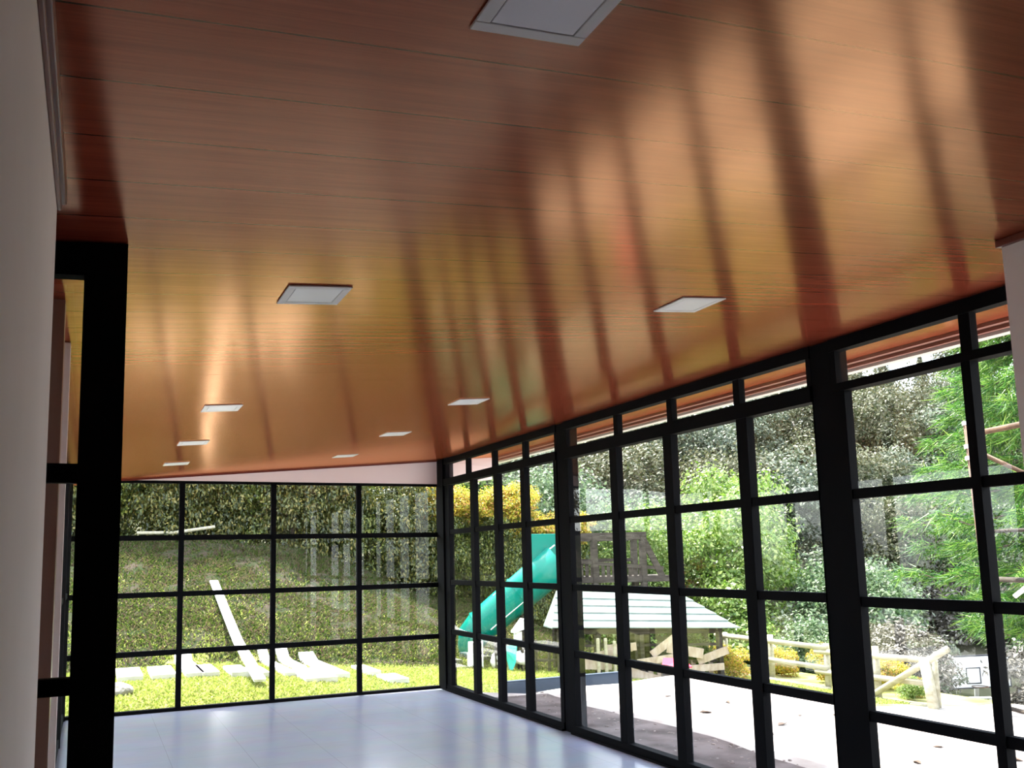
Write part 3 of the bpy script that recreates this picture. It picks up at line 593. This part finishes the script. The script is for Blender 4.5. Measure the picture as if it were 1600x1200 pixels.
# bare stems in the thickets
for i, (x, y, h) in enumerate([(18.4, 17.8, 2.6), (19.6, 18.6, 3.0), (17.0, 15.8, 1.6), (27.0, 18.4, 2.6), (16.6, 15.4, 1.6)]):
    m_ = MB(); q = random.Random(i)
    for k in range(9):
        a = q.uniform(0, 6.28); l = h * q.uniform(.6, 1); e = (math.cos(a) * l * .6, math.sin(a) * l * .6, l * .8)
        m_.tube([(0, 0, 0), (e[0] * .4 + q.uniform(-.1, .1), e[1] * .4, e[2] * .55), e], [.035, .022, .008], 5)
    tag(m_.build('bare_branches', barkpale, loc=(x, y, tz(x, y) - .05)), 'bare pale branches sprawling over the brushwood, %s' % ['left of the pine', 'farther up the slope', 'just above the fence', 'behind the pine', 'left above the fence'][i], 'branches', 'bare branches on the slope')

# pine at the right
def pine():
    base = (14.0, 9.2); z0 = tz(*base); t = empty('pine_tree', (base[0], base[1], z0))
    MB().tube([(0, 0, -.3), (.05, .02, 2.5), (0, .06, 5), (.03, 0, 7.8)], [.15, .12, .08, .02], 10).build('trunk', bark, t, smooth=True)
    r = random.Random(5); br = MB(); V = []; rng = np.random.default_rng(6)
    for lv in range(15):
        z = 1.40 + lv * .43; L = 2.55 * (1 - lv / 17.5) ** .75 * min(1.0, .62 + .15 * lv)
        for k in range(9):
            a = k * 2 * PI / 9 + lv * .7 + r.uniform(-.2, .2); l = L * r.uniform(.8, 1.1); dx, dy = math.cos(a), math.sin(a)
            pts = [(0, 0, z), (dx * l * .4, dy * l * .4, z + .02 * l), (dx * l * .75, dy * l * .75, z - .06 * l), (dx * l, dy * l, z + .02 * l)]
            br.tube(pts, [.03, .022, .014, .006], 5, False)
            for s in range(8):
                f = .3 + .7 * s / 7; j = min(int(f * 3), 2) if f < 1 else 2; bx = l * f
                zc = z + (.02 * l if f < .5 else -.05 * l * (1 - abs(f - .75) * 4)); side = (-1) ** s * (1 - f) * l * .28
                c = np.array([dx * bx - dy * side, dy * bx + dx * side, zc]); n = 60
                d = unit(np.stack([rng.normal(dx * .9, .55, n), rng.normal(dy * .9, .55, n), rng.normal(.0, .5, n)], 1)); ln = rng.uniform(.15, .27, (n, 1)) * 1.2
                c0 = c + rng.normal(0, .06, (n, 3)); e = c0 + d * ln; e[:, 2] -= .06; w = unit(np.cross(d, rng.normal(0, 1, (n, 3)))) * .0085
                V.append(np.stack([c0 - w, c0 + w, e], 1).reshape(-1, 3))
    br.build('branch', bark, t)
    o = bpy.data.objects.new('needles', fast_mesh('needles', np.concatenate(V), 3, LV['pine'])); COL.objects.link(o); o.parent = t; o['kind'] = 'stuff'
    return tag(t, 'bright green pine with long drooping needles right of the fence', 'pine tree')
pine()
# shrub with red flowers seen through the left panel
place('flowering_shrub', [('foliage', HC['dark'][0], (0, 0, 1.0)), ('flowers', crown('flowers', 500, 1.0, LV['flower'], .05, 20, 99), (0, 0, 1.25))], (-1.6, 12.6, 0), 0, .8, 'dark shrub with red flowers beyond the left glazing', 'shrub', None)
for o in bpy.data.objects:
    if o.name.startswith('flowers'): o['kind'] = 'stuff'
for i, (x, y) in enumerate([(-1.5, 5.6), (-1.6, 7.6), (-1.5, 9.6)]):
    place('side_shrub', [('foliage', HC['dark'][i % 2], (0, 0, 1.0)), ('stem', HT, (0, 0, 0))], (x, y, 0), i, (.8, .8, 1.1), 'dark shrub outside the left glazing, %s' % ['nearest', 'middle', 'farthest'][i], 'shrub', 'shrubs outside the left glazing')

# ------------------------------------------------------------------ slide
ts = empty('tube_slide', (6.9, 16.6, -.65)); OS = (6.9, 16.6, -.65)
P3 = lambda *P: [rel(q, OS) for q in P]
path = [(8.60, 15.90, 1.50), (8.25, 16.05, 1.22), (7.85, 16.22, .88), (7.45, 16.40, .53), (7.15, 16.53, .27), (6.99, 16.61, .07), (6.94, 16.63, -.15), (6.94, 16.63, -.42)]
MB().tube(P3(*path), [.37, .37, .36, .345, .33, .31, .25, .19], 28).build('tube', teal, ts, smooth=True)
for a in ((7.85, 16.22, .88), (7.15, 16.53, .27)):
    i = path.index(a); d = (Vector(path[i + 1]) - Vector(path[i - 1])).normalized() * .02; p0 = Vector(a)
    MB().tube(P3(p0 - d, p0 + d), .375 if a[2] > .5 else .345, 28).build('flange', teal, ts, smooth=False)
sr = MB()      # top seam ridge with pale edge
sr.tube(P3(*[(x - .13, y - .10, z + .33) for x, y, z in path[0:4]]), .013, 6); sr.tube(P3(*[(x + .04, y - .36, z - .06) for x, y, z in path[2:5]]), .012, 6)
sr.build('seam', tape, ts)
MB().box(*[a for a in (8.02 - OS[0], 8.68 - OS[0], 15.98 - OS[1], 16.03 - OS[1], 1.16 - OS[2], 2.06 - OS[2])]).build('entry_panel', teal, ts, bevel=.01)
MB().tube(P3((6.93, 16.62, -.2), (6.85, 16.55, -.62)), [.16, .13], 14).build('exit_post', teal, ts)
MB().tube(P3((7.9, 16.2, -.7), (7.9, 16.2, 1.0)), .05, 10).build('support_post', weather, ts)
tag(ts, 'teal green tube slide coming down from the wooden play tower', 'slide')

# play tower
tt = empty('play_tower', (9.6, 15.6, -.8)); OT = (9.6, 15.6, -.8)
A = Vector((8.86, 15.76)); B = Vector((10.14, 15.19)); D = (B - A).normalized(); Nn = Vector((-D.y, D.x))
def tp(s, t, z): q = A + D * s + Nn * t; return rel((q.x, q.y, z), OT)
LW = (B - A).length
MB().hexa([tp(-.25, -.05, 1.06), tp(LW + .5, -.05, 1.06), tp(LW + .5, 1.2, 1.06), tp(-.25, 1.2, 1.06), tp(-.25, -.05, 1.18), tp(LW + .5, -.05, 1.18), tp(LW + .5, 1.2, 1.18), tp(-.25, 1.2, 1.18)]).build('deck', weather, tt)
for s, t in ((0, 0), (.42, 0), (LW, 0), (0, 1.1), (LW, 1.1)): MB().bar(tp(s, t, -.9), tp(s, t, 2.0), .11, .11).build('post', weather, tt)
for t in (0, 1.1): MB().bar(tp(-.1, t, 1.98), tp(LW + .08, t, 1.98), .08, .15).build('top_beam', weather, tt)
for s in (0, LW): MB().bar(tp(s, 0, 1.98), tp(s, 1.1, 1.98), .08, .12).build('top_beam', weather, tt)
MB().bar(tp(LW, 0, 1.95), tp(LW + .38, 0, 1.14), .07, .12).build('brace', weather, tt)
MB().bar(tp(-.1, 0, 1.5), tp(LW + .4, 0, 1.32), .05, .07).build('rail', weather, tt)
mb = MB()
for k in range(13): s = .05 + k * LW / 13; mb.bar(tp(s, 0, 1.16), tp(s, 0, 1.5 - .12 * s), .07, .02)
mb.build('slats', weather, tt)
MB().bar(tp(-.1, 1.1, 1.5), tp(LW, 1.1, 1.5), .05, .07).build('rail', weather, tt)
tag(tt, 'brown wooden play tower rising behind the pale hut roof', 'play tower')

# hut with pale roof
th = empty('play_hut', (9.4, 14.6, -.85)); OH = (9.4, 14.6, -.85)
def h3(P): return rel(P, OH)
rc = [(8.14, 14.99, .93), (10.49, 13.94, .79), (11.07, 13.68, .27), (10.13, 14.05, .23), (8.37, 14.84, .27), (7.82, 15.13, .33)]
back = Vector((.44, .98, 0)) * 1.5
mb = MB()
def P2(a, b, t): return tuple(a[i] + (b[i] - a[i]) * t for i in range(3))
# front slope from ridge to eave, in five overlapping sheets
ridgeL, ridgeR = (8.20, 15.30, .95), (10.40, 14.32, .82); eaveL, eaveR = (7.80, 14.75, .30), (10.95, 13.36, .22)
for k in range(5):
    a0, a1 = P2(ridgeL, eaveL, k / 5), P2(ridgeL, eaveL, (k + 1.08) / 5); b0, b1 = P2(ridgeR, eaveR, k / 5), P2(ridgeR, eaveR, (k + 1.08) / 5)
    up_ = .012 * 1; th_ = .018
    T = [h3((a1[0], a1[1], a1[2] + up_ + .012)), h3((b1[0], b1[1], b1[2] + up_ + .012)), h3((b0[0], b0[1], b0[2])), h3((a0[0], a0[1], a0[2]))]
    mb.hexa([(p[0], p[1], p[2] - th_) for p in T] + T)
mb.build('roof_front', roof_sheet, th)
mb = MB(); eL2, eR2 = (8.5, 16.0, .30), (11.5, 14.7, .25)
T = [h3(ridgeL), h3(ridgeR), h3(eR2), h3(eL2)]; mb.hexa([(p[0], p[1], p[2] - .02) for p in T] + T)
T = [h3(ridgeR), h3(eaveR), h3((11.25, 14.0, .22)), h3(eR2)]; mb.hexa([(p[0], p[1], p[2] - .02) for p in T] + T)
T = [h3(ridgeL), h3(eL2), h3((7.95, 15.4, .3)), h3(eaveL)]; mb.hexa([(p[0], p[1], p[2] - .02) for p in T] + T)
mb.build('roof_back', roof_sheet, th)
Ea = Vector((7.95, 14.85)); Eb = Vector((10.75, 13.62)); Ed = (Eb - Ea); EL = Ed.length; Ed.normalize(); En = Vector((-Ed.y, Ed.x))
def hp(s, t, z): q = Ea + Ed * s + En * t; return h3((q.x, q.y, z))
MB().bar(hp(0, 0, .22), hp(EL, 0, .17), .07, .10).build('eave_beam', weather, th)
for s in (.05, .75, 1.55, 2.35, EL - .05): MB().bar(hp(s, .02, -1.0), hp(s, .02, .2), .09, .09).build('post', weather, th)
for s in (.05, 1.55, EL - .05): MB().bar(hp(s, 1.1, -1.0), hp(s, 1.1, .3), .09, .09).build('post', weather, th)
for z in (-.35, -.05): MB().bar(hp(.05, .03, z), hp(EL, .03, z - .03), .04, .05).build('rail', weather, th)
mb = MB()
for k in range(9): s = 1.55 + k * .16; mb.bar(hp(s, .03, -.95), hp(s, .03, -.36), .10, .02)
mb.build('pickets', lumber, th)
tag(th, 'low wooden hut with wide pale green sheet roof', 'hut')
q = random.Random(4)
# lumber stacked in and in front of the hut
lab = ['leaning', 'lying flat', 'tilted', 'short', 'crossed', 'long', 'upright', 'angled', 'stacked', 'broken']
whr = ['behind the left hut post', 'under the left half of the roof', 'in the middle of the hut', 'left of the centre hut post', 'right of the centre hut post', 'under the right half of the roof', 'at the hut front', 'against the right hut post', 'near the hut corner', 'low in front of the hut']
for k in range(10):
    s = .2 + k * .28; z = -.5 + .13 * (k % 4); a = hp(s - .15, -.06 - .03 * (k % 3), z); b = hp(s + .40 + .1 * (k % 3), -.10 - .03 * (k % 2), z + [.25, -.02, .14, .04, -.2, .1, .4, -.12, .03, .2][k])
    A_, B_ = [tuple(c + OH[i] for i, c in enumerate(p)) for p in (a, b)]
    tag(MB().bar(A_, B_, .05, [.14, .18, .12][k % 3]).build('timber_board', lumber), '%s pale board %s' % (lab[k], whr[k]), 'board', 'pale boards piled in the hut')
for k, (s, z) in enumerate([(.72, .1), (.86, .1), (1.02, .05), (1.15, .0)]):
    a = hp(s, -.25, -1.0); A_ = tuple(c + OH[i] for i, c in enumerate(a)); tag(MB().bar(A_, (A_[0], A_[1], z), .045, .045).build('pale_stake', fence_m), 'pale upright stake in front of the hut, %s' % ['leftmost of four', 'second from left', 'third from left', 'rightmost of four'][k], 'stake', 'stakes in front of the hut')
# things under the slide
def boxth(name, c, s, mat, label, cat, rz=-.42, group=None):
    o = MB().box(-s[0] / 2, s[0] / 2, -s[1] / 2, s[1] / 2, 0, s[2]).build(name, mat, loc=c, bevel=.012); o.rotation_euler = (0, 0, rz); return tag(o, label, cat, group)
boxth('concrete_block', (6.63, 15.65, -.46), (.30, .3, .30), blockw, 'lower white block of the pair beside the slide foot', 'block', group='white blocks')
boxth('concrete_block', (6.64, 15.65, -.155), (.28, .3, .2), blockw, 'upper white block of the pair beside the slide foot', 'block', group='white blocks')
rock('pale_rock', (7.0, 15.5, -.30), .13, blockw, 'pale round rock right of the white blocks', 'rock', 5, (1, 1, 1.1))
rock('pale_rock', (7.45, 15.3, -.26), .16, blockw, 'pale rock behind the teal cloth', 'rock', 8, (1.5, 1, .8))
m_ = MB(); m_.v = [(-.16, 0, .40), (.12, .02, .42), (.06, -.03, .1), (-.03, 0, -.12), (-.08, .03, .12), (-.16, .03, .39), (.12, .05, .41), (.06, 0, .1), (-.03, .03, -.12), (-.08, .06, .12)]
m_.f = [(0, 1, 2, 3, 4), (9, 8, 7, 6, 5)] + [(i, i + 5, (i + 1) % 5 + 5, (i + 1) % 5) for i in range(5)]
tag(m_.build('cloth', teal2, loc=(7.18, 15.2, -.42)), 'turquoise cloth hanging below the slide', 'cloth')
tag(MB().tube([(7.13, 15.27, -.55), (7.13, 15.27, .0)], .014, 8).build('cloth_pole', fence_m), 'thin pole carrying the turquoise cloth', 'pole')
bh = empty('birdhouse', (7.37, 15.33, 0)); MB().box(-.06, .06, -.06, .06, .0, .22).build('box', blockw, bh); MB().hexa([(-.10, -.09, .20), (.10, -.09, .26), (.10, .09, .26), (-.10, .09, .20), (-.10, -.09, .23), (.10, -.09, .46), (.10, .09, .46), (-.10, .09, .23)]).build('roof', plank_m, bh); MB().tube([(0, 0, -.8), (0, 0, .02)], .018, 8).build('pole', weather, bh)
tag(bh, 'small pale box on a pole under the slide', 'birdhouse')
# low dark garden fence between slide and hut
gf = empty('garden_fence', (7.1, 15.3, -.7)); OG = (7.1, 15.3, -.7); ga, gb = Vector((6.95, 15.42)), Vector((8.1, 14.95))
for z in (-.02, -.30): MB().bar(rel((ga.x, ga.y, z), OG), rel((gb.x, gb.y, z - .02), OG), .03, .045).build('rail', weather, gf)
for k in range(6):
    p = ga.lerp(gb, k / 5); MB().bar(rel((p.x, p.y, -.8), OG), rel((p.x, p.y, .06), OG), .045, .045).build('post', weather, gf)
tag(gf, 'low dark wooden fence between the slide and the hut', 'fence')
# crimson canopy
m_ = MB(); m_.v = [(-.30, 0, .0), (.42, 0, .02), (.28, .25, .14), (-.18, .25, .16), (-.30, 0, -.02), (.42, 0, 0), (.28, .25, .12), (-.18, .25, .14)]
m_.f = [(0, 1, 2, 3), (7, 6, 5, 4), (0, 4, 5, 1), (1, 5, 6, 2), (2, 6, 7, 3), (3, 7, 4, 0)]
o = m_.build('canvas', redcanvas, loc=(7.72, 10.9, -.03)); o.rotation_euler = (0, 0, -.42); o.scale = (.62, .8, .8); tag(o, 'crimson canvas at the far corner of the terrace', 'canvas')
o = MB().box(-.16, .22, .02, .16, 0, 1.0).build('crate', weather, loc=(7.72, 10.9, -1.05)); o.rotation_euler = (0, 0, -.42); tag(o, 'dark crate under the crimson canvas', 'crate')

# ------------------------------------------------------------------ pole fence
ff = empty('pole_fence', (12.7, 13.2, tz(12.7, 13.2))); OFc = (12.7, 13.2, tz(12.7, 13.2))
for y, zt_, r_ in ((15.98, -.12, .05), (14.56, -.08, .06), (13.05, -.14, .06), (11.89, -.10, .065), (10.70, -.20, .065)):
    MB().tube([rel((12.7, y, tz(12.7, y) - .1), OFc), rel((12.7, y, zt_), OFc)], r_, 12).build('post', fence_m, ff, smooth=True)
for z, r_ in ((-.19, .052), (-.56, .052), (-.95, .05)):
    MB().tube([rel((12.62, 16.2, z + .01), OFc), rel((12.62, 12.95, z - .02), OFc)], r_, 12).build('rail', fence_m, ff, smooth=True)
    MB().tube([rel((12.62, 13.25, z - .13 + .03), OFc), rel((12.62, 10.7, z - .04), OFc)], r_, 12).build('rail', fence_m, ff, smooth=True)
MB().tube([rel((12.5, 12.03, -1.03), OFc), rel((12.5, 10.25, .0), OFc)], .056, 12).build('brace', fence_m, ff, smooth=True)
MB().tube([rel((12.45, 10.66, -.2), OFc), rel((12.42, 10.50, -1.2), OFc)], .085, 12).build('leaning_post', fence_m, ff, smooth=True)
tag(ff, 'pale round pole fence with three rails at the garden edge', 'fence')

# ------------------------------------------------------------------ court beyond
bb = empty('basketball_backboard', (25.0, 19.5, tz(25, 19.5))); OB = (25.0, 19.5, tz(25, 19.5))
bu = Vector((25.93 - 24.28, 19.12 - 19.85, .04)).normalized(); bup = Vector((0, 0, 1)); c0 = Vector((25.1, 19.48, -2.2))
def bq(s, t, d=0): return rel(tuple(c0 + bu * s + bup * t + Vector((-bu.y, bu.x, 0)) * d), OB)
def bslab(s0, s1, t0, t1, d0, d1): return MB().hexa([bq(s0, t0, d0), bq(s1, t0, d0), bq(s1, t0, d1), bq(s0, t0, d1), bq(s0, t1, d0), bq(s1, t1, d0), bq(s1, t1, d1), bq(s0, t1, d1)])
bslab(-.9, .9, -.48, .48, 0, .04).build('board', boardw, bb)
for a in ((-.92, .92, .46, .50), (-.92, .92, -.50, -.46), (-.92, -.885, -.46, .46), (.885, .92, -.46, .46)): bslab(*a, -.012, 0.045).build('border', boardk, bb)
for a in ((-.45, -.0, .10, .13), (-.45, -.0, -.36, -.33), (-.45, -.42, -.33, .10), (-.03, -.0, -.33, .10)): bslab(*a, -.01, 0).build('target_square', boardk, bb)
rg = MB(); cc = Vector(bq(-.22, -.40, -.32)); rg.tube([tuple(cc + Vector((math.cos(t) * .23, math.sin(t) * .23, 0))) for t in [i * 2 * PI / 16 for i in range(17)]], .012, 6); rg.build('hoop', rust, bb)
MB().tube([bq(0, 0, .25), bq(0, -3, .6)], .07, 10).build('pole', wire, bb); MB().tube([bq(0, 0, .04), bq(0, -.1, .28)], .04, 8).build('bracket', wire, bb)
tag(bb, 'white basketball backboard with black square, below the pine', 'basketball backboard')
gg = empty('football_goal', (22.9, 18.3, tz(22.9, 18.3) + .12)); gu = Vector((23.15 - 22.42, 18.17 - 18.49, 0)).normalized(); gn = Vector((-gu.y, gu.x, 0)); g0 = Vector((-.65, 0, 0))
def gp(s, t, z): return tuple(gu * (s - .6) + gn * t + Vector((0, 0, z)))
zb = -.15
for s in (0, 1.3): MB().tube([gp(s, 0, zb), gp(s, 0, .62)], .035, 8).build('post', boardw, gg); MB().tube([gp(s, 0, .62), gp(s, .5, zb)], .02, 8).build('stay', boardw, gg)
MB().tube([gp(0, 0, .62), gp(1.3, 0, .62)], .035, 8).build('crossbar', boardw, gg)
nb = MB()
for k in range(14): s = 1.3 * k / 13; nb.bar(gp(s, 0, .62), gp(s, .5, zb), .006, .006)
for k in range(8): t = k / 7; nb.bar(gp(0, .5 * t, .62 + (zb - .62) * t), gp(1.3, .5 * t, .62 + (zb - .62) * t), .006, .006)
nb.build('net', wire, gg)
tag(gg, 'small white football goal below the basketball backboard', 'football goal')

# pipe frame close outside on the right
pf = empty('pipe_frame', (8.2, 6.15, -1.0)); OP = (8.2, 6.15, -1.0)
MB().tube([rel((8.26, 6.20, -1.1), OP), rel((8.17, 6.24, 2.86), OP)], .032, 12).build('upright', rust, pf, smooth=True)
for z in (2.86, 2.62, 2.50): MB().tube([rel((8.17, 6.24, z - .02), OP), rel((8.17, 6.24, z + .02), OP)], .042, 12).build('collar', tape, pf)
MB().tube([rel((8.28, 6.14, 2.76), OP), rel((7.95, 4.96, 2.76), OP)], .030, 10).build('crossbar', rust, pf, smooth=True)
MB().tube([rel((8.21, 6.12, 1.75), OP), rel((7.9, 4.9, 1.75), OP)], .018, 10).build('crossbar', weather, pf, smooth=True)
MB().tube([rel((8.41, 6.24, 1.27), OP), rel((7.95, 5.1, 1.27), OP)], .026, 10).build('crossbar', weather, pf, smooth=True)
MB().tube([rel((8.29, 6.15, .02), OP), rel((7.95, 5.0, .0), OP)], .022, 10).build('crossbar', weather, pf, smooth=True)
MB().tube([rel((8.22, 6.16, 2.55), OP), rel((8.62, 5.55, 2.08), OP)], .022, 10).build('brace', rust, pf, smooth=True)
MB().tube([rel((8.45, 6.1, 1.1), OP), rel((8.5, 5.5, 1.55), OP)], .024, 10).build('brace', tape, pf, smooth=True)
tag(pf, 'rusty pipe frame with crossbars standing outside the nearest bay', 'pipe frame')
